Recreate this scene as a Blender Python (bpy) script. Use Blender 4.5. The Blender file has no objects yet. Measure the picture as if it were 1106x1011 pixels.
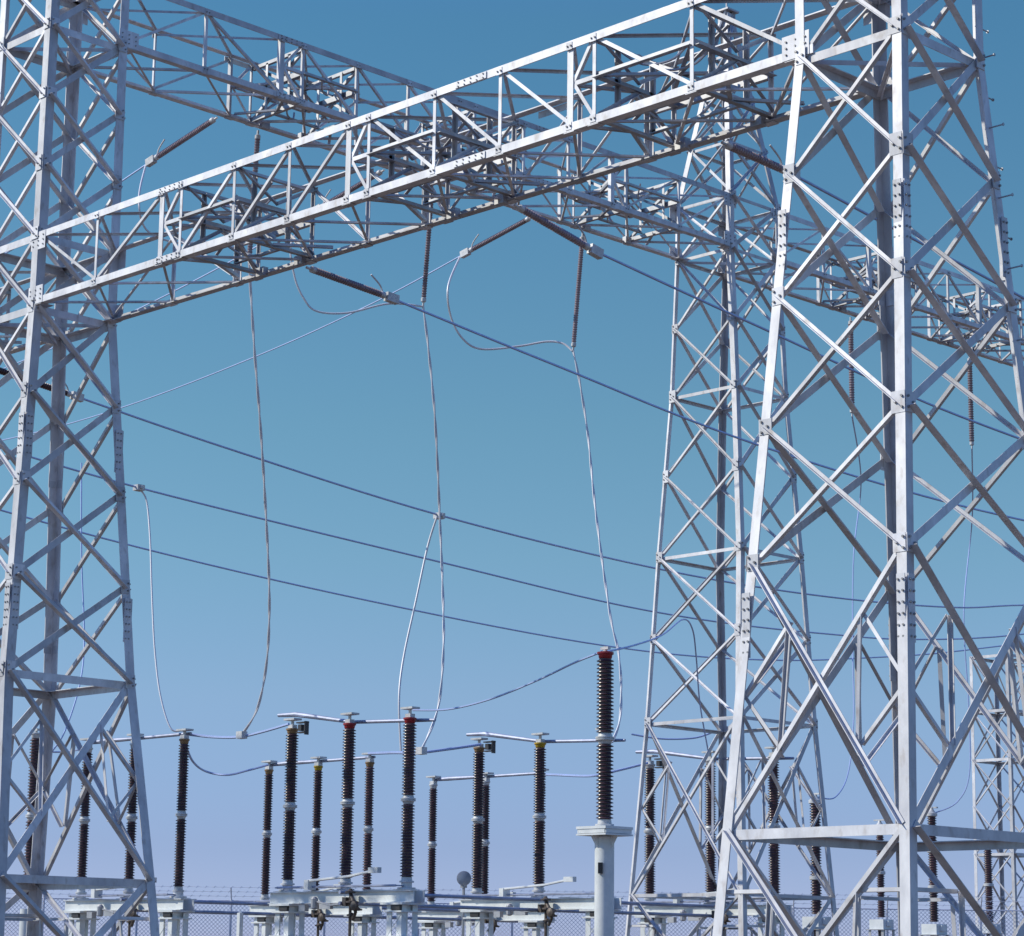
import bpy, math, random
from mathutils import Vector as V, Matrix
random.seed(7)
scn = bpy.context.scene
col = scn.collection
R = math.radians

# ---------------------------------------------------------------- camera
F_PX, PITCH, ROLL, YAW, CAM_H = 2590.4, .203, .0127, .7934, 1.65
PW, PH = 1106., 1011.
_f = V((-math.sin(YAW), math.cos(YAW), 0)); _r = V((math.cos(YAW), math.sin(YAW), 0)); _u = V((0, 0, 1))
_F = _f*math.cos(PITCH) + _u*math.sin(PITCH); _U = _u*math.cos(PITCH) - _f*math.sin(PITCH)
_R2 = _r*math.cos(ROLL) + _U*math.sin(ROLL); _U2 = _U*math.cos(ROLL) - _r*math.sin(ROLL)
cd = bpy.data.cameras.new('camera'); cam = bpy.data.objects.new('camera', cd); col.objects.link(cam)
m = Matrix((_R2, _U2, -_F)).transposed().to_4x4(); m.translation = V((0, 0, CAM_H)); cam.matrix_world = m
cd.sensor_fit = 'HORIZONTAL'; cd.sensor_width = 36; cd.lens = F_PX/PW*36
cd.clip_start = .1; cd.clip_end = 6000
scn.camera = cam

# ---------------------------------------------------------------- world, sun, exposure
SUN = V((-.71, -.70, 0)).normalized(); EL = R(38)
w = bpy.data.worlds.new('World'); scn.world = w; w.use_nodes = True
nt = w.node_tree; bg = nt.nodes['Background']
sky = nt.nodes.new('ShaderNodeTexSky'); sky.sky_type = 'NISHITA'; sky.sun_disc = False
sky.sun_elevation = EL; sky.sun_rotation = math.atan2(SUN.x, SUN.y)
sky.air_density = 1.0; sky.dust_density = .1; sky.ozone_density = 1.0; sky.altitude = 800
# sky tint by height; extra blue added high up, unseen, to colour shaded steel
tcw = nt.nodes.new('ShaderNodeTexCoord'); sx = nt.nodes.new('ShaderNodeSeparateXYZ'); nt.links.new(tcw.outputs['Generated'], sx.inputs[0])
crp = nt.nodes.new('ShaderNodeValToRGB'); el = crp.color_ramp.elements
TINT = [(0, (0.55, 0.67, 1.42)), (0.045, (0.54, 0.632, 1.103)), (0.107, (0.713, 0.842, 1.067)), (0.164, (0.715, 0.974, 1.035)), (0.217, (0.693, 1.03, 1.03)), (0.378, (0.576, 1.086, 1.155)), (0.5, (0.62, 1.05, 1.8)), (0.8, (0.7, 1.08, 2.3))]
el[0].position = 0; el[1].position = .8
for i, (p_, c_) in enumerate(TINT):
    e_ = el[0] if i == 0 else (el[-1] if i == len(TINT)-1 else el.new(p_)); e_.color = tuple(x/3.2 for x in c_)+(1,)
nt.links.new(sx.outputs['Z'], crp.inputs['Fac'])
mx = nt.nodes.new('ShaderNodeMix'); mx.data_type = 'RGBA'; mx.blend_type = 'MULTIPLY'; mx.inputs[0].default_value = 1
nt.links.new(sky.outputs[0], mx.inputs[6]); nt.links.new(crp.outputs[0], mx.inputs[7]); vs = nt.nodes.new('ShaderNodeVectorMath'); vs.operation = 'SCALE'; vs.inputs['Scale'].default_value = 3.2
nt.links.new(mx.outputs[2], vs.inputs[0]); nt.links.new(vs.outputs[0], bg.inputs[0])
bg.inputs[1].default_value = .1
sl = bpy.data.lights.new('sun', 'SUN'); sl.energy = 3.6; sl.angle = R(.5); sl.color = (1, .955, .81)
so = bpy.data.objects.new('sun', sl); col.objects.link(so)
tosun = V((SUN.x*math.cos(EL), SUN.y*math.cos(EL), math.sin(EL)))
so.rotation_euler = tosun.to_track_quat('Z', 'Y').to_euler(); so.location = (0, 0, 40)
scn.view_settings.view_transform = 'Standard'; scn.view_settings.look = 'None'
scn.view_settings.exposure = 0; scn.view_settings.gamma = 1

# ---------------------------------------------------------------- pixel of the photograph -> world point
def ray(x, y):
    d = _F*F_PX + _R2*(x-PW/2) - _U2*(y-PH/2)
    return d/d.dot(_f)
def W(x, y, D): return V((0, 0, CAM_H)) + ray(x, y)*D
def onx(x, y, X):
    d = ray(x, y); return V((0, 0, CAM_H)) + d*(X/d.x)

# ---------------------------------------------------------------- materials
def mat(name, base, rough=.5, metal=0., vary=.06, scale=6., dark=None, amount=.3, bump=0., spec=.5, stretch=(1, 1, 1), stain=None):
    m = bpy.data.materials.new(name); m.use_nodes = True; t = m.node_tree; N = t.nodes; L = t.links
    b = N['Principled BSDF']; b.inputs['Roughness'].default_value = rough; b.inputs['Metallic'].default_value = metal
    b.inputs['Specular IOR Level'].default_value = spec
    tc = N.new('ShaderNodeTexCoord'); mp = N.new('ShaderNodeMapping'); mp.inputs['Scale'].default_value = stretch
    L.new(tc.outputs['Object'], mp.inputs['Vector'])
    n = N.new('ShaderNodeTexNoise'); n.inputs['Scale'].default_value = scale; n.inputs['Detail'].default_value = 6; n.inputs['Roughness'].default_value = .65
    L.new(mp.outputs[0], n.inputs['Vector'])
    rp = N.new('ShaderNodeValToRGB'); rp.color_ramp.elements[0].position = .35; rp.color_ramp.elements[1].position = .68
    d = dark or tuple(c*(1-amount) for c in base)
    rp.color_ramp.elements[0].color = (*d, 1); rp.color_ramp.elements[1].color = (*base, 1)
    L.new(n.outputs['Fac'], rp.inputs['Fac'])
    oi = N.new('ShaderNodeObjectInfo'); mr = N.new('ShaderNodeMapRange')
    mr.inputs['To Min'].default_value = 1-vary; mr.inputs['To Max'].default_value = 1+vary
    L.new(oi.outputs['Random'], mr.inputs['Value'])
    h = N.new('ShaderNodeHueSaturation'); L.new(mr.outputs[0], h.inputs['Value'])
    if stain:
        n2 = N.new('ShaderNodeTexNoise'); n2.inputs['Scale'].default_value = 9; n2.inputs['Detail'].default_value = 8; L.new(mp.outputs[0], n2.inputs['Vector'])
        r2 = N.new('ShaderNodeValToRGB'); r2.color_ramp.elements[0].position = .56; r2.color_ramp.elements[1].position = .75; r2.color_ramp.elements[1].color = (.55, .55, .55, 1); L.new(n2.outputs['Fac'], r2.inputs['Fac'])
        x = N.new('ShaderNodeMix'); x.data_type = 'RGBA'; x.inputs[7].default_value = (*stain, 1); L.new(r2.outputs[0], x.inputs[0]); L.new(rp.outputs[0], x.inputs[6]); L.new(x.outputs[2], h.inputs['Color'])
    else: L.new(rp.outputs[0], h.inputs['Color'])
    L.new(h.outputs[0], b.inputs['Base Color'])
    if bump:
        bp = N.new('ShaderNodeBump'); bp.inputs['Strength'].default_value = bump; bp.inputs['Distance'].default_value = .01
        L.new(n.outputs['Fac'], bp.inputs['Height']); L.new(bp.outputs[0], b.inputs['Normal'])
    return m
STEEL = mat('galvanised_steel', (.74, .735, .755), .64, .46, .16, 2.6, (.52, .52, .55), stretch=(1, 1, .5), stain=(.36, .31, .27))
STEEL2 = mat('weathered_galvanised_steel', (.53, .53, .55), .55, .8, .14, 4.0, (.39, .39, .41))
BOLT = mat('bolt_steel', (.34, .33, .33), .5, .5, .2)  # darker than the plates: shadow at the bolt heads put into the colour
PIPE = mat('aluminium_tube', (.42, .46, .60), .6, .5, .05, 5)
CABLE = mat('aluminium_conductor', (.46, .56, .84), .55, .3, .08, 3, amount=.1)  # blue in the base stands for sky reflected by bare aluminium
DROP = mat('pale_stranded_conductor', (.80, .80, .84), .55, .15, .05, 1.2, amount=.12)
BROWN = mat('brown_glazed_porcelain', (.12, .064, .068), .3, 0, .3, 5, (.065, .036, .042))
BROWN2 = mat('purple_brown_insulator', (.36, .29, .31), .3, 0, .12, 5, (.26, .20, .22))
CAP = mat('cast_flange', (.72, .73, .73), .5, .1, .08, 9, (.50, .50, .50))
RED = mat('red_phase_paint', (.42, .025, .03), .45, 0, .08, 9)
YELLOW = mat('yellow_phase_paint', (.62, .40, .02), .45, 0, .08, 9)
TAN = mat('tan_phase_paint', (.36, .22, .10), .5, 0, .1, 9)
PAINT = mat('pale_grey_paint', (.82, .84, .83), .45, 0, .06, 4, (.66, .69, .70))
DARKBOX = mat('dark_fitting', (.07, .065, .065), .45, .2, .15, 9)
RUST = mat('rusty_mechanism', (.20, .11, .07), .7, .1, .15, 12, (.09, .05, .035))
GEAR = mat('dull_brown_gear', (.17, .14, .12), .55, .3, .15, 12, (.08, .06, .05))
WIRE = mat('fence_wire', (.80, .82, .92), .6, .0, .05)
CONC = mat('concrete', (.36, .35, .33), .85, 0, .05, 3, (.26, .25, .23), bump=.3)
GRAVEL = mat('gravel', (.16, .112, .075), .95, 0, 0, 1.3, (.11, .078, .052), bump=.5)

# ---------------------------------------------------------------- mesh helpers
class MB:
    def __init__(s): s.v = []; s.f = []; s.mi = []
    def add(s, vs, fs, mi=0):
        o = len(s.v); s.v += [tuple(x) for x in vs]; s.f += [tuple(i+o for i in f) for f in fs]; s.mi += [mi]*len(fs)
    def prism(s, rings, mi=0):
        n = len(rings[0]); vs = [p for r in rings for p in r]; fs = []
        for k in range(len(rings)-1):
            for i in range(n):
                j = (i+1) % n; fs.append((k*n+i, k*n+j, (k+1)*n+j, (k+1)*n+i))
        fs.append(tuple(range(n-1, -1, -1))); fs.append(tuple((len(rings)-1)*n+i for i in range(n)))
        s.add(vs, fs, mi)
    def box(s, c, h, mi=0, M=None):
        M = M or (V((1, 0, 0)), V((0, 1, 0)), V((0, 0, 1))); c = V(c)
        r = [[c+M[0]*a*h[0]+M[1]*b*h[1]+M[2]*z*h[2] for a, b in ((-1, -1), (1, -1), (1, 1), (-1, 1))] for z in (-1, 1)]
        s.prism(r, mi)
    def bar(s, p, q, a, b, mi=0):                         # rectangular bar: half sizes along a and b vectors
        s.prism([[x+a*i+b*j for i, j in ((-1, -1), (1, -1), (1, 1), (-1, 1))] for x in (V(p), V(q))], mi)
    def ang(s, p, q, a, b, w, t=.014, w2=None, mi=0):     # steel angle: heel p-q, flanges along a and b
        p = V(p); q = V(q); d = (q-p).normalized(); a = V(a); b = V(b)
        a = (a-d*a.dot(d)).normalized(); b = b-d*b.dot(d); b = (b-a*b.dot(a)).normalized(); w2 = w2 or w
        pr = [(0, 0), (w, 0), (w, t), (t, t), (t, w2), (0, w2)]
        if a.cross(b).dot(d) < 0: pr = pr[::-1]
        s.prism([[x+a*i+b*j for i, j in pr] for x in (p, q)], mi)
    def tube(s, pts, r, n=6, mi=0, rr=None):
        pts = [V(p) for p in pts]; rings = []; up = None
        for i, p in enumerate(pts):
            d = (pts[min(i+1, len(pts)-1)]-pts[max(i-1, 0)]).normalized()
            if up is None: up = V((0, 0, 1)) if abs(d.z) < .9 else V((1, 0, 0))
            x = (up-d*up.dot(d)).normalized(); y = d.cross(x); up = x; q = rr[i] if rr else r
            rings.append([p+x*math.cos(2*math.pi*k/n)*q+y*math.sin(2*math.pi*k/n)*q for k in range(n)])
        s.prism(rings, mi)
    def lathe(s, o, d, prof, n=14, mi=0):                 # prof: (distance along d, radius)
        o = V(o); d = V(d).normalized(); x = V((1, 0, 0)) if abs(d.z) > .9 else V((0, 0, 1)); x = (x-d*x.dot(d)).normalized(); y = d.cross(x)
        s.prism([[o+d*h+x*math.cos(2*math.pi*k/n)*r+y*math.sin(2*math.pi*k/n)*r for k in range(n)] for h, r in prof], mi)
    def bolt(s, c, d, r=.016, h=.018, mi=1): s.lathe(c, d, [(0, r), (h, r)], 6, mi)
    def build(s, name, mats, parent=None, smooth=False):
        me = bpy.data.meshes.new(name); me.from_pydata(s.v, [], s.f)
        for x in (mats if isinstance(mats, (list, tuple)) else [mats]): me.materials.append(x)
        me.polygons.foreach_set('material_index', s.mi)
        if smooth:
            me.polygons.foreach_set('use_smooth', [True]*len(me.polygons))
            try: me.set_sharp_from_angle(angle=R(40))
            except Exception: pass
        me.update()
        o = bpy.data.objects.new(name, me); col.objects.link(o)
        if parent is not None:
            o.parent = parent; o.matrix_parent_inverse = mpi(parent)
        return o
_world = {}
def mpi(p):
    m = _world.get(p.name)
    return m.inverted() if m is not None else Matrix.Identity(4)
def tag(o, label, cat, group=None, kind=None):
    o['label'] = label; o['category'] = cat
    if group: o['group'] = group
    if kind: o['kind'] = kind
    return o
def thing(name, loc, label, cat, group=None):
    o = bpy.data.objects.new(name, None); col.objects.link(o); o.location = loc; o.empty_display_size = .2
    _world[o.name] = Matrix.Translation(V(loc))
    return tag(o, label, cat, group)
def struct(o):
    o['kind'] = 'structure'; return o
def spline(pts, n=8):
    pts = [V(p) for p in pts]; out = []
    for i in range(len(pts)-1):
        a = pts[max(i-1, 0)]; b = pts[i]; c = pts[i+1]; d = pts[min(i+2, len(pts)-1)]
        for k in range(n):
            t = k/n; out.append(.5*((2*b)+(c-a)*t+(2*a-5*b+4*c-d)*t*t+(3*b-a-3*c+d)*t**3))
    return out+[pts[-1]]
def lerp(tab, z):
    if z <= tab[0][0]: return tab[0][1]
    for (a, x), (b, y) in zip(tab, tab[1:]):
        if z <= b: return x+(y-x)*(z-a)/(b-a)
    return tab[-1][1]
UP = V((0, 0, 1))

# ---------------------------------------------------------------- ground
g = MB(); S = 1500
g.add([(-S, -S, 0), (S, -S, 0), (S, S, 0), (-S, S, 0)], [(0, 1, 2, 3)])
struct(g.build('ground', GRAVEL))

# ---------------------------------------------------------------- lattice towers
CORN = dict(l=(-1, -1), f=(1, -1), r=(1, 1), b=(-1, 1))
FACES = [('l', 'f', V((0, 1, 0))), ('f', 'r', V((-1, 0, 0))), ('r', 'b', V((0, -1, 0))), ('b', 'l', V((1, 0, 0)))]
def tower(name, label, cx, cy, tx, ty, xlev, diam, rings, plan, legw=.128, bw=.07, top=None, detail=True, steps=(), splice=(), slim=None):
    T = thing(name, (cx, cy, 0), label, 'lattice tower', 'lattice steel towers of the substation')
    zt = xlev[-1]
    def P(k, z): return V((cx+CORN[k][0]*lerp(tx, z), cy+CORN[k][1]*lerp(ty, z), z))
    tl = .016
    legs = {}
    knots = sorted(set([.25]+[z for z, _ in tx+ty if .25 < z < zt]+[zt]))
    for k in 'lfrb':
        sx, sy = CORN[k]; mb = MB(); rg = []
        for z in knots:
            p = P(k, z); lx = .045 if k == slim else legw; pr = [(0, 0), (lx, 0), (lx, tl), (tl, tl), (tl, legw), (0, legw)]
            if sx*sy < 0: pr = pr[::-1]
            rg.append([p+V((-sx*i, -sy*j, 0)) for i, j in pr])
        mb.prism(rg); legs[k] = mb.build('leg', STEEL, T)
        pp = MB(); p0 = P(k, .0); pp.lathe((p0.x, p0.y, -.2), UP, [(0, .42), (.45, .36), (.46, .34)], 16); pp.build('concrete_pier', CONC, legs[k])
    # braces: each face an outer diagonal (outstanding leg outwards) and an inner one
    def inner(k, k2, z, e=.075):
        a = P(k, z); b = P(k2, z); return a+(b-a).normalized()*e
    def member(nm, a, b, n, out, w_, parent=T):
        mb = MB(); d = (b-a).normalized(); fl = n.cross(d)
        if fl.z < 0: fl = -fl
        if abs(fl.z) < .05: fl = UP
        nn = V((n.x, n.y, 0))
        fx = abs(n.x) > abs(n.y) and nm != 'strut'; wi = w_*(1.35 if fx else .66); wo = w_*(1.3 if fx else .8)
        if out: mb.ang(a-n*.003-fl*wi*.5, b-n*.003-fl*wi*.5, fl, -nn, wi, .008, wo)
        else: mb.ang(a+n*(tl+.003)-fl*wi*.5, b+n*(tl+.003)-fl*wi*.5, fl, nn, wi, .008, wo)
        return mb.build(nm, STEEL, parent)
    def face_n(k, k2, z0, z1, n):
        a = P(k, z0); b = P(k2, z0); c = P(k, z1); m_ = (b-a).cross(c-a).normalized()
        return m_ if m_.dot(n) > 0 else -m_
    for i, (k, k2, n0) in enumerate(FACES):
        for z0, z1 in zip(xlev, xlev[1:]):
            n = face_n(k, k2, z0, z1, n0)
            member('diagonal_brace', inner(k, k2, z0), inner(k2, k, z1), n, False, bw)
            member('diagonal_brace', inner(k2, k, z0), inner(k, k2, z1), n, True, bw)
        for z0, z1, full in diam:
            n = face_n(k, k2, z0, z1, n0); zm = (z0+z1)/2; bb = bw*1.08
            A0, A1, B0, B1 = inner(k, k2, z0), inner(k, k2, z1), inner(k2, k, z0), inner(k2, k, z1)
            member('diagonal_brace', A0, B1, n, False, bb); member('diagonal_brace', B0, A1, n, True, bb)
            sw = bw*.9
            off = n*(tl+.03)
            for (lo, hi, kk, ko) in ((A0, A1, k, k2), (B0, B1, k2, k)):
                oh = B0 if kk == k else A0; ol = B1 if kk == k else A1
                M = hi+(oh-hi)*.235; Nn = lo+(ol-lo)*.29
                lg = inner(kk, ko, zm)
                if full:
                    member('strut', M+off, lg+off, n, False, sw); member('strut', Nn+off, lg+off, n, False, sw)
                    member('strut', M+off*1.3, Nn+off*1.3, n, True, sw)
                else:
                    q = inner(kk, ko, M.z); member('strut', M+off, q+off, n, False, sw)
                    member('strut', M+off*1.3, V((Nn.x, Nn.y, Nn.z))+off*1.3, n, True, sw)
        for z in rings:
            a = inner(k, k2, z, .06); b = inner(k2, k, z, .06); mb = MB()
            mb.ang(a+n0*(tl+.018), b+n0*(tl+.018), -UP, n0, bw*(1.0 if slim else 1.55), .012); mb.build('ring_beam', STEEL, T)
    for z in plan:
        for a, b in (('l', 'r'), ('f', 'b')):
            p = P(a, z); q = P(b, z); d = (q-p).normalized(); mb = MB(); dz = V((0, 0, -.02 if a == 'l' else -.12))
            mb.ang(p+d*.22+dz, q-d*.22+dz, UP.cross(d), -UP, bw*.8, .011); mb.build('plan_brace', STEEL, T)
    if detail:
        for k in 'lfrb':
            sx, sy = CORN[k]
            for ax in (0, 1):                              # the face whose plane contains axis ax
                outn = V((0, sy, 0)) if ax == 0 else V((sx, 0, 0)); ind = V((-sx, 0, 0)) if ax == 0 else V((0, -sy, 0))
                for z in xlev:
                    mb = MB(); p = P(k, z)+ind*legw*.5+outn*.008
                    mb.box(p+ind*.02+outn*.004, (.075*random.uniform(.9, 1.3), .004, .10*random.uniform(.85, 1.35)), 0, (ind, outn, UP))
                    for du, dv in ((-.035, -.06), (-.035, .06), (.05, 0)): mb.bolt(p+ind*du+UP*dv+outn*.007, outn, .015, .02)
                    mb.build('gusset_plate', [STEEL, BOLT], legs[k])
                for z in splice:
                    mb = MB(); p = P(k, z)+ind*(legw*.55)
                    mb.box(p+outn*.006, (legw*.42, .006, .36), 0, (ind, outn, UP))
                    for j in range(6):
                        for du in (-.03, .03): mb.bolt(p+outn*.011+ind*du+UP*(-.30+.12*j), outn, .013, .018)
                    mb.build('splice_plate', [STEEL, BOLT], legs[k])
    for (k, za, zb_) in steps:
        sx, sy = CORN[k]; z = za; i = 0
        while z < zb_:
            mb = MB(); p = P(k, z); d = V((sx, 0, 0)) if i % 2 else V((0, sy, 0)); s0 = p-V((sx*.06, sy*.06, 0))
            mb.tube([s0, s0+d*.24], .010, 6); mb.lathe(s0+d*.24, d, [(0, .02), (.012, .02)], 6)
            mb.build('step_bolt', STEEL2, legs[k]); z += .42; i += 1
    if top:                                                # tapering lightning peak
        mb = MB(); zs = top
        def Q(k, z):
            t = (z-zs[0])/(zs[-1]-zs[0]); wx = lerp(tx, zs[0])*(1-t)+.10*t; wy = lerp(ty, zs[0])*(1-t)+.10*t
            return V((cx+CORN[k][0]*wx, cy+CORN[k][1]*wy, z))
        for k in 'lfrb':
            sx, sy = CORN[k]; mb.ang(Q(k, zs[0]), Q(k, zs[-1]), (-sx, 0, 0), (0, -sy, 0), .13, .014)
        for (k, k2, n0) in FACES:
            for z0, z1 in zip(zs, zs[1:]):
                mb.ang(Q(k, z0)-n0*.004, Q(k2, z1)-n0*.004, UP, -n0, .06, .008); mb.ang(Q(k2, z0)+n0*.02, Q(k, z1)+n0*.02, UP, n0, .06, .008)
                mb.ang(Q(k, z0)+n0*.03, Q(k2, z0)+n0*.03, -UP, n0, .06, .008)
        mb.box((cx, cy, zs[-1]+.02), (.2, .2, .02)); mb.box((cx, cy, zs[-1]-.25), (.14, .14, .2))
        mb.tube([(cx, cy, zs[-1]), (cx, cy, zs[-1]+1.2)], .02, 6)
        mb.build('lightning_peak', STEEL, T)
    return T
LX, LY, RX, BY = -33.033, 21.615, -15.775, 39.13
CY = 2*BY-LY
UPR = [6, 7.55, 9.08, 10.55, 12]
tower('lattice_tower', 'nearest and largest white lattice tower, filling the right side of the photo', RX, LY,
      [(0, 1.40), (3.07, 1.233), (12, .754), (18.07, .754)], [(0, 1.90), (3.07, 1.62), (12, .804), (18.07, .80)],
      UPR+[13.22, 14.43, 15.65, 16.87, 18.07], [(3.07, 6, True), (.3, 3.07, False)], [3.07, 12, 13.22, 16.87, 18.07], [12, 13.22],
      top=[18.07, 19.4, 20.6, 21.6, 22.7], steps=[('r', 3.2, 15)], splice=[5.3, 9.75])
tower('lattice_tower', 'lattice tower at the left edge where two girders meet at a corner', LX, LY,
      [(0, 2.0), (2.79, 1.651), (5.977, 1.193), (12, .802), (16.87, .78), (18.07, .78)], [(0, 1.65), (2.79, 1.456), (5.977, 1.229), (12, .802), (16.87, .78), (18.07, .78)],
      UPR+[13.22, 14.43, 15.65, 16.87, 18.07], [(2.85, 6, True), (.3, 2.85, False)], [2.85, 6, 12, 13.22, 16.87, 18.07], [12, 16.87],
      top=[18.07, 19.4, 20.6, 21.6, 22.7], steps=[('l', 6, 17)], splice=[7.0, 9.8], legw=.165, bw=.08)
TBX = [(0, 1.75), (6.66, 1.315), (10.23, 1.184), (13.78, .942), (16.87, .794), (18.07, .794)]
TBY = [(0, 1.7), (6.66, 1.266), (10.23, 1.045), (13.78, .883), (16.87, .861), (18.07, .85)]
LB = [6.66, 8.45, 10.23, 12, 13.78, 15.3, 16.87, 18.07]
tower('lattice_tower', 'more distant lattice tower behind the near one, its pointed top visible', LX, BY, TBX, TBY,
      LB, [(3.07, 6.66, True), (.3, 3.07, False)], [3.07, 6.66, 10.23, 13.78, 16.87, 18.07], [16.87], top=[18.07, 19.4, 20.6, 21.6, 22.7], slim='l')
tower('lattice_tower', 'lattice tower beyond the right edge carrying the far end of the second purple girder', LX, CY, TBX, TBY,
      LB, [(3.07, 6.66, True), (.3, 3.07, False)], [3.07, 6.66, 10.23, 13.78, 16.87, 18.07], [], top=[18.07, 19.4, 20.6, 21.6, 22.7], detail=False)
fp = W(1090, 1000, 114.)
FX, FY = fp.x, fp.y
tower('lattice_tower', 'small faraway straight lattice tower low at the right edge', FX, FY, [(0, 1.12), (17, 1.08)], [(0, 1.12), (17, 1.08)],
      [.3, 2.5, 4.7, 6.9, 9.1, 11.3, 13.6, 16.2], [], [2.5, 6.9, 11.3, 13.6, 16.2], [], legw=.16, bw=.085, detail=False)

# ---------------------------------------------------------------- box girders
STN = [.8, 2.42, 4.12, 4.61, 5.9, 7.18, 8.48, 8.91, 10.25, 11.52, 12.8, 13.22, 14.85, 16.47]
def girder(label, P, NF, s_end, zb, zt, w, flip, stn=STN, ch=.11, pw=.056, dw=.048, detail=True):
    """P(s, c, z): point at s along the girder, c across (-1 front, +1 back); NF: the front face's outward normal."""
    G = thing('box_girder', P((stn[0]+s_end)/2, 0, zb), label, 'girder', 'lattice box girders between the towers')
    ax = (P(1, 0, 0)-P(0, 0, 0)).normalized()
    k_ = s_end/stn[-1]; ST = [s*k_ if i else s for i, s in enumerate(stn)]
    for c in (-1, 1):
        nin = -NF if c == -1 else NF                       # inward
        for z, v in ((zb, UP), (zt, -UP)):
            mb = MB(); a = P(ST[0]-.25, c*w, z); b = P(ST[-1]+.25, c*w, z)
            back_top = c == 1 and v.z < 0
            mb.ang(a, b, UP if back_top else v, nin, .035 if back_top else ch, .016, ch*1.25)
            for s in ((4.35, 11.0) if detail else ()):     # chord splices
                p = P(s, c*w, z)+v*ch*.5-nin*.007; mb.bar(p-ax*.3, p+ax*.3, v*ch*.42, nin*.006)
                for j in range(5):
                    for dv in (-.028, .028): mb.bolt(p+ax*(-.24+.12*j)+v*dv-nin*.006, -nin, .011, .014)
            mb.build('chord', [STEEL, BOLT], G)
        ins = nin*.019
        for i, s in enumerate(ST):
            if i in (0, len(ST)-1): continue
            big = i in (2, 6, 10)
            mb = MB(); w_ = .105 if big else pw
            mb.ang(P(s, c*w, zb+.02)+ins-ax*w_*.5, P(s, c*w, zt-.02)+ins-ax*w_*.5, ax, nin, w_, .012, w_*.8); mb.build('post', STEEL, G)
        for i in range(len(ST)-1):
            a, b = ST[i], ST[i+1]
            if i in (2, 6, 10):                            # narrow bay: K of short bars
                zm = (zb+zt)/2
                for za, zz in ((zb+.1, zm), (zt-.1, zm)):
                    mb = MB(); q0 = P(a+.04, c*w, zz)+ins*1.7; q1 = P(b-.04, c*w, za)+ins*1.7; mb.ang(q0, q1, UP, nin, .05, .008); mb.build('bay_brace', STEEL, G)
                mb = MB(); mb.ang(P(a, c*w, zm)+ins*1.8, P(b, c*w, zm)+ins*1.8, UP, nin, .06, .008); mb.build('bay_brace', STEEL, G)
                continue
            rise = (i < 6) != flip
            if i == 0: rise = not rise
            if c == 1: rise = not rise
            z0, z1 = (zb+.09, zt-.09) if rise else (zt-.09, zb+.09)
            mb = MB(); mb.ang(P(a+.02, c*w, z0)+ins*1.75, P(b-.02, c*w, z1)+ins*1.75, UP, nin, dw, .011); mb.build('diagonal', STEEL, G)
    # plan bracing in the top and bottom faces
    for z, v in ((zb, UP), (zt, -UP)):
        for i in range(len(ST)-1):
            a, b = ST[i], ST[i+1]
            if i in (2, 6, 10): continue
            o1 = v*.02; o2 = v*.045
            mb = MB(); mb.ang(P(a, -w*.93, z)+o1, P(b, w*.93, z)+o1, ax, v, .042, .007); mb.build('plan_brace', STEEL, G)
            mb = MB(); mb.ang(P(b, -w*.93, z)+o2, P(a, w*.93, z)+o2, ax, v, .042, .007); mb.build('plan_brace', STEEL, G)
    # gussets under the chord joints
    for c in (-1, 1):
        for i, s in enumerate(ST):
            mb = MB(); big = i in (0, len(ST)-1)
            hx, hy = (.17, .12) if big else (.09, .06)
            mb.bar(P(s, c*(w-hy), zb)-UP*.014, P(s, c*(w-hy), zb)-UP*.004, ax*hx, NF*hy); mb.build('gusset_plate', STEEL, G)
            if detail:
                nin = -NF if c == -1 else NF
                for z, v in ((zb, 1), (zt, -1)):
                    mb = MB(); q = P(s, c*w, z)+UP*v*.07-nin*.003
                    if big: mb.bar(q-ax*.2+UP*v*.08, q+ax*.2+UP*v*.08, UP*.15, nin*.004)
                    else: mb.bar(q-ax*.05, q+ax*.05, UP*.05, nin*.004)
                    for du in ((-.14, 0, .14) if big else (-.03, .03)):
                        for dv in ((0, .08, .16) if big else (0,)): mb.bolt(q+ax*du+UP*v*dv-nin*.003, -nin, .013, .016)
                    mb.build('joint_plate', [STEEL, BOLT], G)
    # stiff frames of the three phase bays that the strings hang from
    zm = (zb+zt)/2
    for i0 in (2, 6, 10):
        sA, sB, sC = ST[i0], ST[i0+1], ST[i0+2]
        def A(p, q, a_, b_, w_, nm='cross_beam'):
            mb = MB(); mb.ang(P(p[0], p[1]*w, p[2]), P(q[0], q[1]*w, q[2]), a_, b_, w_, .009); return mb.build(nm, STEEL2, G)
        for s in (sB, sC):
            A((s, -.95, zm), (s, .95, zm), UP, ax, .10); A((s, -.95, zb+.05), (s, .95, zb+.05), UP, ax, .08); A((s, -.95, zt-.13), (s, .95, zt-.13), UP, ax, .065)
            for c0, c1, za, zz in ((-1, 0, zb+.1, zm-.03), (1, 0, zb+.1, zm-.03), (-1, 0, zt-.1, zm+.1), (1, 0, zt-.1, zm+.1)):
                A((s+.05, c0*.92, za), (s+.05, c1*.92, zz), UP, ax, .055, 'frame_brace')
        for c in (-.42, .42):
            A((sB, c, zb+.14), (sC, c, zb+.14), UP, NF, .065, 'hanger_beam'); A((sB, c, zb+.14), (sB, c, zt-.1), ax, NF, .06, 'hanger_post'); A((sC-.06, c, zb+.14), (sC-.06, c, zt-.1), ax, NF, .06, 'hanger_post')
        for c in (-.93, .93):
            A((sB, c, zm), (sC, c, zm), UP, NF*(1 if c < 0 else -1), .08, 'hanger_beam')
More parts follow.
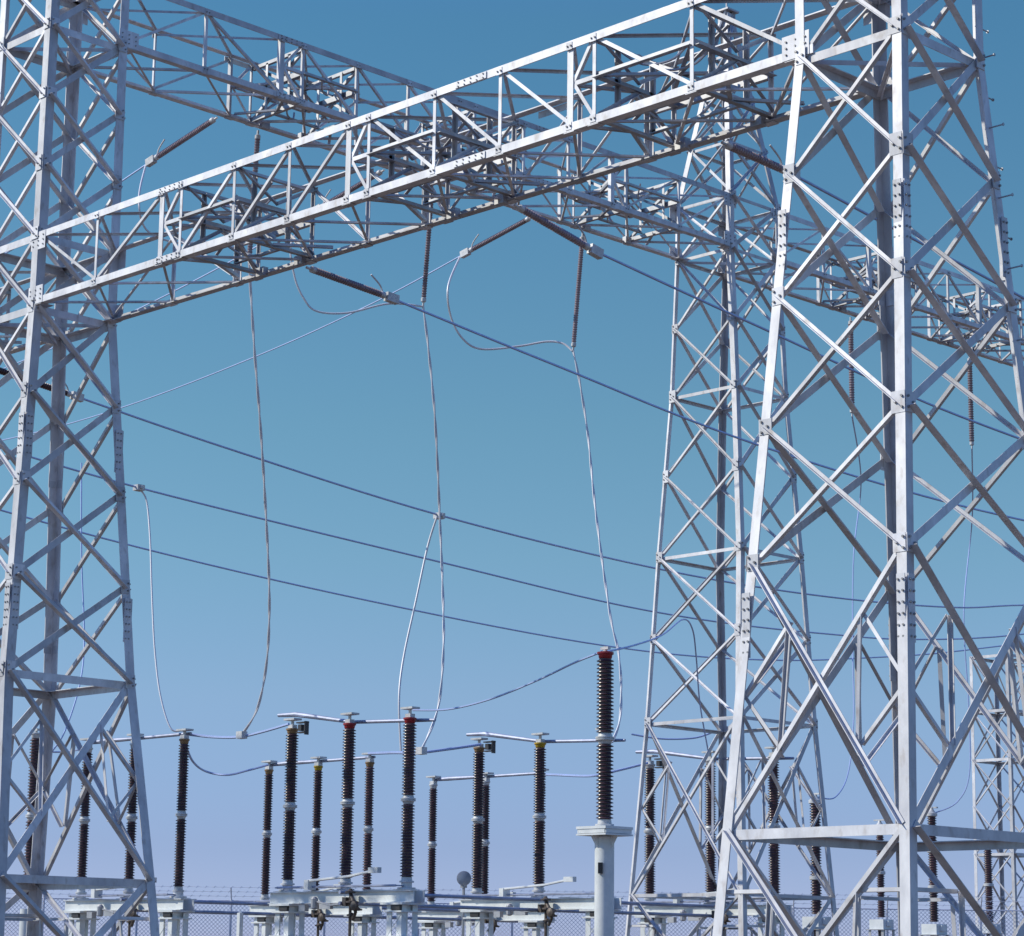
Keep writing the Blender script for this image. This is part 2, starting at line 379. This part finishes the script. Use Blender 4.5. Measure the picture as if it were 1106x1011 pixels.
        for a, b in (((sB, -.9, zm+.03), (sC, .9, zm+.03)), ((sB, .9, zm+.07), (sC, -.9, zm+.07)), ((sB, .05, zt-.15), (sC, .05, zb+.2)), ((sB, -.05, zb+.2), (sC, -.05, zt-.15)),
                     ((sB-.4, -.9, zm), (sB, 0, zm)), ((sB-.4, .9, zm), (sB, 0, zm)), ((sC, 0, zb+.06), (sC+.55, -.9, zb+.06)), ((sC, 0, zb+.09), (sC+.55, .9, zb+.09)), ((sB-.4, -.9, zb+.07), (sB, 0, zb+.07)), ((sB-.4, .9, zb+.07), (sB, 0, zb+.07))):
            A(a, b, UP, NF, .055, 'frame_brace')
        for s, c in ((sB+.25, .8), (sC-.12, .8)):
            mb = MB(); mb.box(P(s, c*w, zb+.03), (.09, .05, .07), 0, (ax, NF, UP)); mb.build('hanger_bracket', STEEL2, G)
        for s, c, z in ((sB+.5, .2, zb+.25), (sB+.9, -.45, zm+.1), (sB+.3, -.1, zt-.2)):   # curved lengths of conductor inside the bay
            mb = MB(); mb.tube(spline([P(s-.3, c*w-.25, z+.1), P(s-.1, c*w, z-.08), P(s+.2, c*w+.2, z-.05), P(s+.35, c*w+.35, z+.15)], 5), .018, 6); mb.build('hanger_hook', STEEL2, G)
    return G
def PG(ox, oy, axis, sgn=1):
    if axis == 'x': return lambda s, c, z: V((ox+s, oy+c, z))
    return lambda s, c, z: V((ox-c, oy+s, z))
NY = V((0, -1, 0)); NX = V((1, 0, 0))
girder('nearest sunlit white box girder from the left-edge tower to the big right tower', PG(LX, LY, 'x'), NY, 16.50, 12., 13.22, .79, False)
girder('shaded purple-blue box girder running from the upper left corner to the farther tower', PG(LX, LY, 'y'), NX, 16.66, 16.865, 18.066, .785, True)
girder('box girder running left out of the photo from the left-edge tower', PG(LX-17.28, LY, 'x'), NY, 16.47, 12., 13.22, .79, False, detail=False)
girder('shaded box girder seen between the legs of the near right tower', PG(LX, BY, 'y'), NX, 16.66, 16.865, 18.066, .785, True)
girder('small faraway box girder on top of the low lattice tower at the right edge', PG(FX, FY, 'y'), NX, 16.3, 13.7, 16.1, 1.05, True, detail=False, ch=.15, pw=.09, dw=.07)

# ---------------------------------------------------------------- insulator strings
def shed_profile(L_, r0, r1, pitch):
    pr = [(0, r0)]; n = max(2, int(L_/pitch)); p = L_/n
    for i in range(n): z = i*p; pr += [(z+p*.15, r0), (z+p*.30, r1), (z+p*.48, r1*.97), (z+p*.75, r0)]
    return pr+[(L_, r0)]
def string(name, label, a, b, r1, cat, group, body=BROWN2, pitch=.075, horn=False):
    a = V(a); b = V(b); d = (b-a).normalized(); L_ = (b-a).length
    T = thing(name, a, label, cat, group)
    mb = MB(); mb.lathe(a+d*.16, d, shed_profile(L_-.34, r1*.76, r1, pitch), 14); mb.build('shed_stack', body, T, True)
    for p, e in ((a, 1), (b, -1)):
        mb = MB(); mb.tube([p, p+d*e*.1], .022, 6); mb.lathe(p+d*e*.08, d*e, [(0, .03), (.02, .055), (.085, .055), (.10, .04)], 10); mb.build('end_fitting', CAP, T, True)
    if horn:
        mb = MB(); up = UP-d*d.z; up.normalize()
        mb.tube(spline([b-d*.12, b-d*.2+up*.14, b-d*.4+up*.26], 5), .014, 6); mb.build('arcing_horn', CAP, T)
        mb = MB(); mb.box(b+d*.06, (.12, .05, .07), 0, (d, d.cross(up), up)); mb.build('strain_clamp', CAP, T)
    return T
zG1 = 11.95
for i, (s, e, nm) in enumerate([(5.71, (420, 321), 'leftmost'), (10.22, (640, 270), 'middle'), (14.0, (852, 186), 'rightmost, beside the near tower')]):
    a = V((LX+s, LY+.82, zG1+.03)); b = onx(e[0], e[1], LX+s)
    string('strain_insulator', 'thick slanting strain insulator under the white girder, %s of the three' % nm, a, b, .056, 'insulator', 'strain insulators on the white girder', BROWN2, .045, True)
for i, (s, nm) in enumerate([(3.95, 'near the left tower'), (8.07, 'seen through the white girder'), (12.2, 'above the middle of the photo')]):
    a = V((LX-.82, LY+s, 16.84)); string('strain_insulator', 'slim brown strain insulator of the shaded girder pointing left, %s' % nm, a, a+V((-1.95, 0, -.36)), .055, 'insulator', 'strain insulators on the shaded girder', BROWN2, .045, True)
susp = [(4.9, (269, 284, 42.8), 'leftmost'), (9.35, (457, 331, 46.3), 'middle'), (13.7, (619, 379, 49.), 'rightmost')]
for s, z, nm in susp:
    string('suspension_insulator', 'thin brown insulator hanging straight down from the shaded girder, %s of three' % nm, (LX-.80, LY+s, 16.83), W(*z), .055, 'insulator', 'hanging insulators on the shaded girder', BROWN2, .05)
for s, z, nm in [(5.45, 14.4, 'left of the near front leg'), (10.35, 14.4, 'right of the near front leg')]:
    string('suspension_insulator', 'thin brown insulator hanging behind the near tower, %s' % nm, (LX-.80, BY+s, 16.83), (LX-.80, BY+s, z), .07, 'insulator', 'hanging insulators on the farther shaded girder', BROWN2, .06)
for (x, nm) in ((-36.3, 'just behind the left-edge tower'), (-40.7, 'at the very left edge'), (-45.1, 'outside the left edge')):
    if x < -45: continue
    string('strain_insulator', 'strain insulator of the lower left girder, %s' % nm, (x, LY+.82, 11.97), (x, 24.4, 11.75), .064, 'insulator', 'strain insulators on the left girder', BROWN, .045, True)

# ---------------------------------------------------------------- conductors, jumpers and droppers
def cable(name, label, pts, r, cat, group=None, m=CABLE, n=8, clamps=()):
    P_ = spline(pts, n); mb = MB(); mb.tube(P_, r, 6)
    if not clamps: return tag(mb.build(name, m, None, True), label, cat, group)
    T = thing(name, P_[0], label, cat, group); mb.build('wire', m, T, True)
    for c in clamps:
        k = MB(); k.box(c, (.09, .09, .06)); k.tube([V(c)-V((.14, 0, 0)), V(c)+V((.14, 0, 0))], .04, 6); k.build('clamp', CAP, T)
    return T
def twin(name, label, pts, cat, group=None, r=.017, gap=.012, pitch=1.35, m=DROP, clamps=()):
    P_ = spline(pts, 14); T = thing(name, P_[0], label, cat, group); a = [[], []]; L_ = 0
    for i, p in enumerate(P_):
        d = (P_[min(i+1, len(P_)-1)]-P_[max(i-1, 0)]).normalized(); x = V((1, 0, 0))-d*d.x; x.normalize(); y = d.cross(x)
        if i: L_ += (p-P_[i-1]).length
        t = 2*math.pi*L_/pitch; o = (x*math.cos(t)+y*math.sin(t))*gap; a[0].append(p+o); a[1].append(p-o)
    for q in a:
        mb = MB(); mb.tube(q, r, 6); mb.build('strand', m, T, True)
    for c in clamps:
        k = MB(); k.box(c, (.09, .07, .07)); k.build('clamp', CAP, T)
    return T
def par(x, pts): return [V((x, y, z)) for y, z in pts]
GC = 'overhead conductors crossing the yard'
c1 = cable('overhead_conductor', 'uppermost of three thick wires crossing the middle sky, with the dropper joint', par(-36.3, [(24.4, 11.75), (28, 11.33), (33.6, 10.80), (40.1, 10.51), (46, 10.55), (52, 10.9), (58, 11.6), (78, 13.2), (78.2, 13.2)]), .022, 'cable', GC, clamps=[(-36.3, 33.6, 10.78)])
cable('overhead_conductor', 'second of three thick wires crossing the middle sky, from the left edge', par(-40.7, [(24.4, 11.75), (29, 11.30), (37.7, 10.80), (45, 10.45), (52, 10.6), (58.8, 11.14), (76, 13.4), (95, 12.2), (130, 13.5)]), .022, 'cable', GC)
cable('overhead_conductor', 'lowest of three thick wires crossing the middle sky', par(-45.1, [(23, 11.9), (31.2, 11.03), (39.35, 10.5), (48.2, 10.23), (55, 10.5), (62, 11.3), (78, 13.4), (96, 12.2), (130, 13.5)]), .022, 'cable', GC)
for s, e, sl_, nm in [(5.71, (420, 321), None, 'leftmost strain insulator'), (10.22, (640, 270), None, 'middle strain insulator'), (14.0, (852, 186), None, 'rightmost strain insulator')]:
    b = onx(e[0], e[1], LX+s)
    cable('overhead_conductor', 'thin wire running away to the right from the %s of the white girder' % nm,
          [b, b+V((0, 3.7, -.40)), b+V((0, 9, -.92)), b+V((0, 16, -1.15)), b+V((0, 24, -.9)), b+V((0, 32, -.1))], .022, 'cable', GC)
for s, nm in [(3.95, 'near the left tower'), (8.07, 'seen through the white girder'), (12.2, 'above the middle of the photo')]:
    a = V((LX-2.8, LY+s, 16.47))
    cable('overhead_conductor', 'thin wire running down left from the slim strain insulator %s' % nm, [a, a+V((-3, 0, -.55)), a+V((-7, 0, -1.05)), a+V((-12.4, 0, -1.46)), a+V((-18, 0, -1.5)), a+V((-26, 0, -1.1))], .017, 'cable', GC)
GD = 'droppers hanging down to the switchgear'
def sp(s, dz=0): return V((LX-.80, LY+s, dz))
twin('dropper', 'pale dropper cable hanging left of centre, curling to the left at its foot',
     [W(269, 284, 42.8), W(270.5, 310, 43), W(275, 380, 43.4), W(282, 470, 44), W(288, 570, 44.8), W(291, 650, 45.4), W(288, 715, 46), W(278, 765, 46.4), W(261, 794, 46.8)], 'cable', GD, clamps=[W(261, 794, 46.8)])
twin('dropper', 'pale dropper cable hanging in the middle, joined to the uppermost thick wire',
     [W(457, 331, 46.3), W(462, 370, 46.4), W(469, 440, 46.6), W(473, 510, 47), W(475, 560, 47.3), W(478, 630, 47.3), W(479, 700, 47), W(473, 765, 46.8), W(455, 811, 46.5)], 'cable', GD, clamps=[W(455, 811, 46.5)])
cable('dropper', 'thin dropper forking left from the joint on the uppermost thick wire', [W(472, 558, 47.6), W(462, 590, 47.7), W(449, 650, 47.5), W(436, 710, 47.3), W(431, 755, 47), W(433, 811, 47)], .022, 'cable', GD, DROP)
twin('dropper', 'pale dashed dropper cable hanging towards the tall red topped post',
     [W(619, 379, 49), W(626, 412, 49), W(635, 470, 49), W(642, 540, 48.7), W(651, 610, 48.3), W(660, 670, 48), W(668, 705, 47.8), W(671, 745, 47.6), W(669, 780, 47.4), W(661, 802, 47.2)], 'cable', GD)
cable('dropper', 'thin dropper right of the left tower, hanging from the second thick wire',
      [onx(150, 528, -40.7), W(158, 540, 49.5), W(162, 580, 49.3), W(164, 640, 49), W(167, 700, 48.7), W(173, 750, 48.4), W(184, 786, 48.2), W(196, 789, 48.2)], .020, 'cable', GD, DROP, clamps=[onx(150, 527, -40.7)])
cable('dropper', 'faint dropper seen through the left tower legs', [W(88, 500, 52), W(88, 600, 51.5), W(91, 690, 51), W(86, 740, 50.5), W(70, 790, 50), W(56, 812, 50)], .016, 'cable', GD)
cable('dropper', 'dropper seen right of the farther tower, hooking left at its foot', [V((LX-.8, BY+5.45, 14.4)), W(930, 520, 66), W(922, 600, 66), W(921, 700, 65.5), W(922, 775, 65), W(916, 835, 64.5), W(902, 861, 63), W(884, 861, 62)], .019, 'cable', GD)
cable('dropper', 'dropper right of the near front leg, hooking left at its foot', [V((LX-.8, BY+10.35, 14.4)), W(1050, 560, 70), W(1041, 660, 70), W(1046, 760, 70), W(1047, 835, 70), W(1034, 866, 70), W(1010, 878, 70)], .02, 'cable', GD)
GJ = 'jumper loops under the girders'
cable('jumper_loop', 'curved jumper loop from the slim strain insulator to the rightmost hanging insulator', [V((LX-3.0, LY+12.2, 16.42)), W(484, 310, 48.4), W(487, 342, 48.6), W(500, 366, 48.8), W(520, 377, 49), W(560, 374, 49.2), W(590, 369, 49.2), W(608, 371, 49.1), W(618, 379, 49)], .022, 'cable', GJ, DROP)
cable('jumper_loop', 'curved jumper loop left of the middle hanging insulator', [V((LX-3.0, LY+8.07, 16.42)), W(315, 262, 45.6), W(318, 298, 45.7), W(328, 322, 45.8), W(342, 336, 45.9), W(375, 338, 46), W(420, 328, 46.2), W(457, 331, 46.3)], .020, 'cable', GJ, DROP)
cable('jumper_loop', 'jumper loop between the left tower and the leftmost hanging insulator', [V((LX-3.0, LY+3.95, 16.42)), W(150, 215, 41.6), W(158, 248, 41.8), W(190, 262, 42), W(230, 262, 42.4), W(267, 272, 42.6)], .020, 'cable', GJ, DROP)

# ---------------------------------------------------------------- disconnectors
ZB = 3.10; UL = 1.32
def column(T, x, y, z0, unit, r, cap, gapr=1.0):
    """Two porcelain units with a bright flange between, one column of a switch or post."""
    mb = MB(); o = V((x, y, z0)); h = .10
    prof = shed_profile(unit, r*.74, r*1.06, .055)
    mb.lathe(o+UP*h, UP, prof, 16); mb.lathe(o+UP*(h+unit+.16), UP, prof, 16)
    c = mb.build('insulator_column', BROWN, T, True)
    k = MB(); k.lathe(o, UP, [(0, r*1.12), (.03, r*1.12), (.035, r*.85), (.095, r*.8), (.1, r*.7)], 16); k.build('base_flange', CAP, c, True)
    k = MB(); k.lathe(o+UP*(h+unit), UP, [(0, r*.75), (.03, r*.85), (.05, r*.9), (.055, r*1.15), (.075, r*1.15), (.077, r*1.0), (.083, r*1.0), (.085, r*1.15), (.105, r*1.15), (.11, r*.9), (.16, r*.78)], 16); k.build('middle_flange', CAP, c, True)
    k = MB(); zt_ = h+2*unit+.16; k.lathe(o+UP*zt_, UP, [(0, r*.7), (.012, r*.8), (.06, r*.86), (.07, r*1.02), (.10, r*1.02), (.11, r*.6)], 14); k.build('top_cap', cap, c, True)
    return c, z0+zt_+.11
def disconnector(label, X, Y, caps, ZB=2.92, r=.122, unit=UL, arm=(-2.35, 2.2), jaw=True, sp_=1.66):
    T = thing('disconnector_switch', (X, Y, 0), label, 'switch', 'three column disconnector switches')
    for i, s in enumerate((-sp_, 0, sp_)):
        c, zt_ = column(T, X+s, Y, ZB+.12, unit, r, caps[i])
        k = MB(); k.lathe((X+s, Y, ZB), UP, [(0, .17), (.03, .17), (.035, .10), (.12, .10)], 14); k.build('bearing', CAP, T, True)
        tm = MB(); z = zt_
        tm.box((X+s, Y, z+.03), (.07, .06, .035)); tm.box((X+s, Y, z+.17), (.16, .10, .018)); tm.tube([(X+s, Y, z), (X+s, Y, z+.17)], .03, 8)
        tm.build('terminal_clamp', CAP, T)
    za = zt_+.105; tl_, ad, ay = (.20, .17, .17) if jaw else (0, 0, .09)
    mb = MB(); mb.tube([(X+arm[0], Y+ay, za+tl_), (X+arm[0]+.55, Y+ay, za+.01+tl_*.87), (X-.1, Y+ay, za+tl_*.5-ad), (X+arm[1]-.4, Y+ay, za+tl_*.1-ad), (X+arm[1], Y+ay, za-ad)], .03, 8, rr=[.035, .05, .035, .035, .028]); mb.build('contact_arm', PIPE, T, True)
    if jaw:
        mb = MB(); cx_ = X-sp_+.33
        mb.box((cx_, Y-.02, zt_-.10), (.13, .05, .012)); mb.box((cx_+.12, Y-.02, zt_-.02), (.012, .05, .13)); mb.box((cx_, Y-.02, zt_+.09), (.14, .05, .012)); mb.box((cx_-.02, Y-.02, zt_-.01), (.05, .06, .06))
        mb.build('contact_jaw', DARKBOX, T)
    mb = MB(); hw = sp_+.35                                # channel beam
    for e in (-1, 1):
        mb.box((X, Y+e*.13, ZB-.13), (hw, .008, .11)); mb.box((X, Y+e*.165, ZB-.028), (hw, .028, .008)); mb.box((X, Y+e*.165, ZB-.232), (hw, .028, .008))
    for s in (-sp_, -sp_/2, 0, sp_/2, sp_): mb.box((X+s, Y, ZB-.006), (.16, .19, .006))
    mb.build('base_beam', PAINT, T)
    mb = MB(); mb.tube([(X-sp_, Y-.26, ZB+.06), (X+sp_, Y-.26, ZB+.06)], .022, 6)
    for s in (-sp_, 0, sp_): mb.box((X+s, Y-.17, ZB+.06), (.03, .12, .012))
    mb.build('drive_rod', PIPE, T)
    mb = MB(); mb.tube([(X-.7, Y-.34, ZB+.17), (X+.5, Y-.34, ZB+.24), (X+1.15, Y-.34, ZB+.33)], .026, 6); mb.box((X+1.2, Y-.34, ZB+.34), (.13, .05, .05)); mb.box((X-.7, Y-.28, ZB+.1), (.06, .1, .09)); mb.build('grounding_blade', PAINT, T)
    mb = MB(); mb.tube([(X+.5, Y-.30, ZB+.02), (X+.5, Y-.30, 1.3)], .028, 8); mb.tube([(X+.5, Y-.3, ZB-.08), (X+.62, Y-.34, ZB-.2), (X+.72, Y-.36, ZB-.42), (X+.62, Y-.34, ZB-.55)], .035, 8)
    for dx, dz, r_ in ((0, -.04, .10), (.06, -.22, .12), (.2, -.36, .10), (.04, -.46, .085)): mb.lathe((X+.5+dx, Y-.31, ZB+dz-.03), UP, [(0, .03), (.008, r_), (.035, r_), (.045, r_*.6), (.07, .03)], 12)
    mb.box((X+.38, Y-.3, ZB-.22), (.05, .06, .08)); mb.lathe((X+.74, Y-.46, ZB-.3), (0, 1, 0), [(0, .02), (.02, .085), (.08, .085), (.10, .04)], 12)
    mb.build('operating_gear', GEAR, T)
    mb = MB(); mb.lathe((X-.55, Y-.28, ZB-.36), UP, [(0, .02), (.02, .07), (.2, .07), (.24, .03)], 10); mb.box((X-.25, Y-.25, ZB-.3), (.16, .04, .05)); mb.box((X-.9, Y-.25, ZB-.33), (.09, .05, .06)); mb.tube([(X-.55, Y-.28, ZB-.2), (X-.1, Y-.28, ZB-.28), (X+.4, Y-.3, ZB-.25)], .02, 6); mb.build('linkage', STEEL2, T)
    mb = MB(); mb.box((X+.55, Y-.30, 1.15), (.24, .18, .34)); mb.build('mechanism_box', PAINT, T)
    for s in (-sp_+.1, sp_-.1):                            # lattice pedestals
        mb = MB(); q = .20
        for a in (-1, 1):
            for b in (-1, 1): mb.ang((X+s+a*q, Y+b*q, .06), (X+s+a*q, Y+b*q, ZB-.285), (-a, 0, 0), (0, -b, 0), .13, .009)
        z = .3
        while z < ZB-.5:
            for e in (-1, 1):
                mb.bar((X+s-q, Y+e*(q+.004), z), (X+s+q, Y+e*(q+.004), z+.42), V((0, .004, 0)), V((.045, 0, .045)))
                mb.bar((X+s+q, Y+e*(q+.010), z), (X+s-q, Y+e*(q+.010), z+.42), V((0, .004, 0)), V((-.045, 0, .045)))
                mb.bar((X+s+e*(q+.004), Y-q, z), (X+s+e*(q+.004), Y+q, z+.42), V((.004, 0, 0)), V((0, .045, .045)))
                mb.bar((X+s+e*(q+.010), Y+q, z), (X+s+e*(q+.010), Y-q, z+.42), V((.004, 0, 0)), V((0, -.045, .045)))
            z += .44
        mb.box((X+s, Y, ZB-.262), (.30, .28, .018)); mb.box((X+s, Y, ZB-.40), (.25, .25, .014)); mb.box((X+s, Y, ZB-.33), (.15, .15, .06)); mb.box((X+s, Y, ZB-.85), (.29, .27, .016)); mb.box((X+s, Y, ZB-.9), (.27, .25, .016)); mb.box((X+s, Y, .04), (.25, .25, .02)); mb.build('pedestal', PAINT, T)
        k = MB(); k.box((X+s+.08, Y-.22, ZB-.33), (.12, .03, .045)); k.build('pedestal_clamp', DARKBOX, T)
    return T
XA, XB = -34.6, -40.4
def yrow(px, py, X): return onx(px, py, X).y
YA = [yrow(378, 770, XA), yrow(583.5, 800, XA), yrow(767, 815, XA)]
YB = [yrow(146, 800, XB), yrow(344, 822, XB), yrow(525, 836, XB)]
disconnector('disconnector with two red capped columns left of centre, nearest to the camera', XA, YA[0], [TAN, RED, RED], sp_=1.70)
disconnector('disconnector with one yellow capped column between the centre and the tall red topped post', XA, YA[1], [TAN, YELLOW, TAN], sp_=1.80)
disconnector('disconnector behind the legs of the farther tower, below the centre right', XA, YA[2], [CAP, CAP, CAP], sp_=1.78)
disconnector('disconnector seen behind and beside the left tower', XB, YB[0], [CAP, CAP, TAN], arm=(-1.75, 1.75), jaw=False, r=.105, sp_=1.66, ZB=2.80)
disconnector('thinner disconnector standing behind the red capped one', XB, YB[1], [TAN, YELLOW, TAN], arm=(-1.75, 1.75), jaw=False, r=.10, unit=1.24, sp_=1.70, ZB=2.82)
disconnector('farthest thin disconnector, its white arm left of the yellow cap', XB, YB[2], [CAP, CAP, CAP], arm=(-1.9, 1.8), jaw=False, r=.10, unit=1.24, sp_=1.80, ZB=2.80)
for X, Ys, nm in ((XA, YA, 'nearer'), (XB, YB, 'farther')):
    ZB = 2.92 if X == XA else 2.82
    T = thing('operating_rod', (X, Ys[0], ZB+.02), 'long thin horizontal pipes linking the %s row of switch bases' % nm, 'pipe', 'pipes between the switch bases')
    for dz in (-.05, -.25):
        mb = MB(); mb.tube([(X+.3, Ys[0]-.4, ZB+dz), (X+.3, Ys[2]+.8, ZB+dz)], .035, 8); mb.build('pipe', PIPE, T, True)

# ---------------------------------------------------------------- tall posts on cylinder pedestals
def post(name, label, p, zb_, unit, r, cap, cat, group=None, ped=.145, plate=True):
    X, Y = p.x, p.y; T = thing(name, (X, Y, 0), label, cat, group)
    mb = MB(); mb.lathe((X, Y, 0), UP, [(0, .3), (.03, .3), (.032, ped), (zb_-.16, ped)], 24); mb.build('pedestal', PAINT, T, True)
    if plate:
        mb = MB(); mb.box((X, Y, zb_-.13), (.30, .30, .012)); mb.box((X, Y, zb_-.03), (.30, .30, .02))
        for e in (-1, 1):
            mb.box((X+e*.285, Y, zb_-.082), (.006, .28, .03)); mb.box((X, Y+e*.285, zb_-.082), (.27, .006, .03))
            for ax in ((1, 0), (0, 1)):
                a = V((ax[0]*e, ax[1]*e, 0)); b = V((-a.y, a.x, 0)); o = V((X, Y, 0))
                mb.prism([[o+a*(ped-.01)+UP*(zb_-.145)+b*k, o+a*.27+UP*(zb_-.145)+b*k, o+a*(ped-.01)+UP*(zb_-.34)+b*k] for k in (-.006, .006)])
        mb.build('top_plate', PAINT, T)
        v = -V((X, Y, 0)).normalized(); s = V((-v.y, v.x, 0))
        for z in (zb_-.62, zb_-1.7):
            mb = MB(); mb.box(V((X, Y, z))+v*(ped+.012)-s*.06+V((0, 0, 0)), (.035, .03, .08), 0, (s, v, UP)); mb.build('terminal_box', DARKBOX, T)
    c, zt_ = column(T, X, Y, zb_, unit, r, cap)
    mb = MB(); mb.tube([(X, Y, zt_), (X, Y, zt_+.08)], .03, 8); mb.box((X, Y, zt_+.05), (.08, .03, .02)); mb.build('terminal_clamp', CAP, T)
    return T, zt_
pt = W(652.5, 1000, 36.)
post('post_insulator', 'tall dark post insulator with a red cap on a white cylindrical column, right of centre', pt, 3.64, 1.12, .125, RED, 'insulator')
post('post_insulator', 'dark post insulator seen inside the left tower, at the left edge', W(28, 1000, 45.), 2.65, 1.36, .10, CAP, 'insulator', 'plain dark post insulators', .12, False)
# capacitor type transformers at the right, behind the near tower
def capstack(label, px, ytop, ybot, D, r, nunit):
    b = W(px, ybot, D); t = W(px, ytop, D); H = t.z-b.z; X, Y = b.x, b.y
    T = thing('voltage_transformer', (X, Y, 0), label, 'transformer', 'stacked voltage transformers behind the near tower')
    mb = MB()
    for e in (-1, 1):
        for f_ in (-1, 1): mb.ang((X+e*.28, Y+f_*.28, .05), (X+e*.28, Y+f_*.28, b.z-.32), (-e, 0, 0), (0, -f_, 0), .09, .01)
    mb.box((X, Y, b.z-.31), (.33, .33, .012)); mb.build('support_frame', STEEL2, T)
    mb = MB(); mb.box((X, Y, b.z-.15), (.26, .26, .145)); mb.box((X+.30, Y, b.z-.12), (.035, .1, .08)); mb.build('base_tank', PAINT, T)
    u = H/nunit
    for i in range(nunit):
        z = b.z+i*u; mb = MB(); mb.lathe((X, Y, z+.06), UP, shed_profile(u-.12, r*.72, r, .07), 14); s = mb.build('insulator_unit', BROWN, T, True)
        mb = MB(); mb.lathe((X, Y, z+u-.06), UP, [(0, r*.8), (.02, r*1.15), (.10, r*1.15), (.12, r*.8)], 14); mb.build('flange', CAP, s, True)
    mb = MB(); mb.lathe((X, Y, t.z), UP, [(0, r), (.05, r), (.12, r*.5), (.2, .03)], 12); mb.box((X, Y, t.z+.2), (.2, .04, .02)); mb.build('top_cap', CAP, T, True)
capstack('dark stacked voltage transformer between the left leg and front leg of the near tower', 882, 866, 990, 62, .15, 3)
capstack('slim dark stack just left of the near tower front leg', 952, 893, 993, 74, .13, 2)
capstack('dark stack just right of the near tower front leg', 1009, 880, 998, 70, .14, 3)
capstack('dark stack low at the right edge beside the faraway tower', 1069, 914, 998, 82, .15, 2)

# ---------------------------------------------------------------- low level jumpers between the switches
GB = 'low cables between the switchgear tops'
for lab, pts, r in [
    ('wavy low cable between the left disconnector and the red capped one', [W(202, 793, 48.2), W(230, 796, 47.8), W(258, 796, 47), W(285, 790, 46.4), W(312, 782, 46)], .028),
    ('low sagging cable from the gap right of the left tower to the thin disconnector', [W(200, 803, 48.4), W(208, 822, 49.5), W(222, 833, 51), W(245, 837, 51), W(268, 832, 51), W(290, 826, 51)], .024),
    ('low cable between the thin columns and the yellow capped switch', [W(398, 814, 50), W(425, 813, 49.5), W(452, 813, 49), W(485, 809, 49), W(520, 804, 49)], .03),
    ('low cable right of the yellow cap towards the farther tower', [W(574, 836, 56), W(600, 837, 55), W(640, 838, 54), W(668, 832, 54), W(700, 824, 54)], .028),
    ('long sagging cable rising from the red capped switch to the tall red topped post', [W(446, 767, 44), W(485, 766, 43), W(530, 755, 41.5), W(580, 735, 39.6), (W(620, 716, 37.6)), W(650, 704, 36)], .018),
    ('thin cable rising right from the tall red topped post into the farther tower', [W(655, 704, 36), W(685, 697, 38), W(715, 686, 42), W(738, 669, 46), W(748, 680, 47.5), W(752, 710, 48.5), W(756, 760, 50), W(765, 812, 51)], .016),
    ('low cable passing behind the legs of the farther tower', [W(682, 793, 58), W(715, 798, 58), W(750, 797, 58), W(772, 790, 58)], .022),
    ('low cable behind the left tower legs', [W(50, 812, 50), W(70, 812, 50), W(95, 808, 49.5)], .018)]:
    cable('low_cable', lab, pts, r, 'cable', GB, CABLE)

# ---------------------------------------------------------------- perimeter fence, stake, lamp
DF = 78.
c0 = W(553, 1011, DF); c0.z = 0
T = thing('chain_link_fence', c0, 'pale chain link fence topped with barbed wire behind the switchgear', 'fence')
H = 3.45; x0, x1 = -24., 24.
mb = MB(); st = .13; n = int((x1-x0+H)/st)
for i in range(n):
    u = x0-H+i*st
    for s in (1, -1):
        a, b = (u, u+H) if s == 1 else (u+H, u)
        za, zb_ = .05, H; lo, hi = x0, x1
        if min(a, b) < lo or max(a, b) > hi: continue
        p = c0+_r*a+UP*za; q = c0+_r*b+UP*zb_; e = _f*(.004*s)
        mb.bar(p+e, q+e, _f*.004, _r*.0085)
mb.build('wire_mesh', WIRE, T)
i = 0
x = x0
while x <= x1+.01:
    mb = MB(); p = c0+_r*x+_f*.05; mb.tube([p, p+UP*(H+.05)], .035, 8); mb.tube([p+UP*H, p+UP*(H+.42)-_f*.25], .022, 6); mb.build('fence_post', WIRE, T); x += 3.0
mb = MB(); mb.tube([c0+_r*x0+UP*H+_f*.05, c0+_r*x1+UP*H+_f*.05], .022, 6); mb.build('top_rail', WIRE, T)
for k in range(3):
    mb = MB(); d = (k+1)/3; o = UP*(H+.42*d)-_f*.25*d+_f*.05; mb.tube([c0+_r*x0+o, c0+_r*x1+o], .006, 5)
    x = x0+.1*k
    while x < x1:
        p = c0+_r*x+o; mb.bar(p-UP*.04-_r*.03, p+UP*.04+_r*.03, _f*.005, _r*.006); x += .28
    mb.build('barbed_wire', WIRE, T)
p = W(259, 1000, 47.); tz = W(259, 986, 47).z
T = thing('marker_post', (p.x, p.y, 0), 'short thin post with a white top left of the red capped switch', 'post')
mb = MB(); mb.box((p.x, p.y, (tz-.5)/2), (.04, .04, (tz-.5)/2)); mb.build('shaft', TAN, T)
mb = MB(); mb.box((p.x, p.y, tz-.25), (.043, .043, .25)); mb.lathe((p.x, p.y, tz), UP, [(0, .05), (.04, .02)], 4); mb.build('white_top', PAINT, T)
p = W(501, 949, 51.); 
T = thing('flood_lamp', (p.x, p.y, 0), 'small round grey lamp head on a thin pole left of the yellow capped switch', 'lamp')
mb = MB(); mb.tube([(p.x, p.y, 0), (p.x, p.y, p.z-.1)], .03, 8); mb.build('pole', STEEL2, T)
v = V((.75, -.66, .1)).normalized()
mb = MB(); mb.lathe(p-v*.1, v, [(0, .03), (.02, .09), (.10, .15), (.15, .155), (.155, .14)], 18); mb.build('lamp_head', STEEL2, T, True)
mb = MB(); mb.box((p.x, p.y, p.z-.14), (.05, .05, .05)); mb.build('bracket', STEEL2, T)
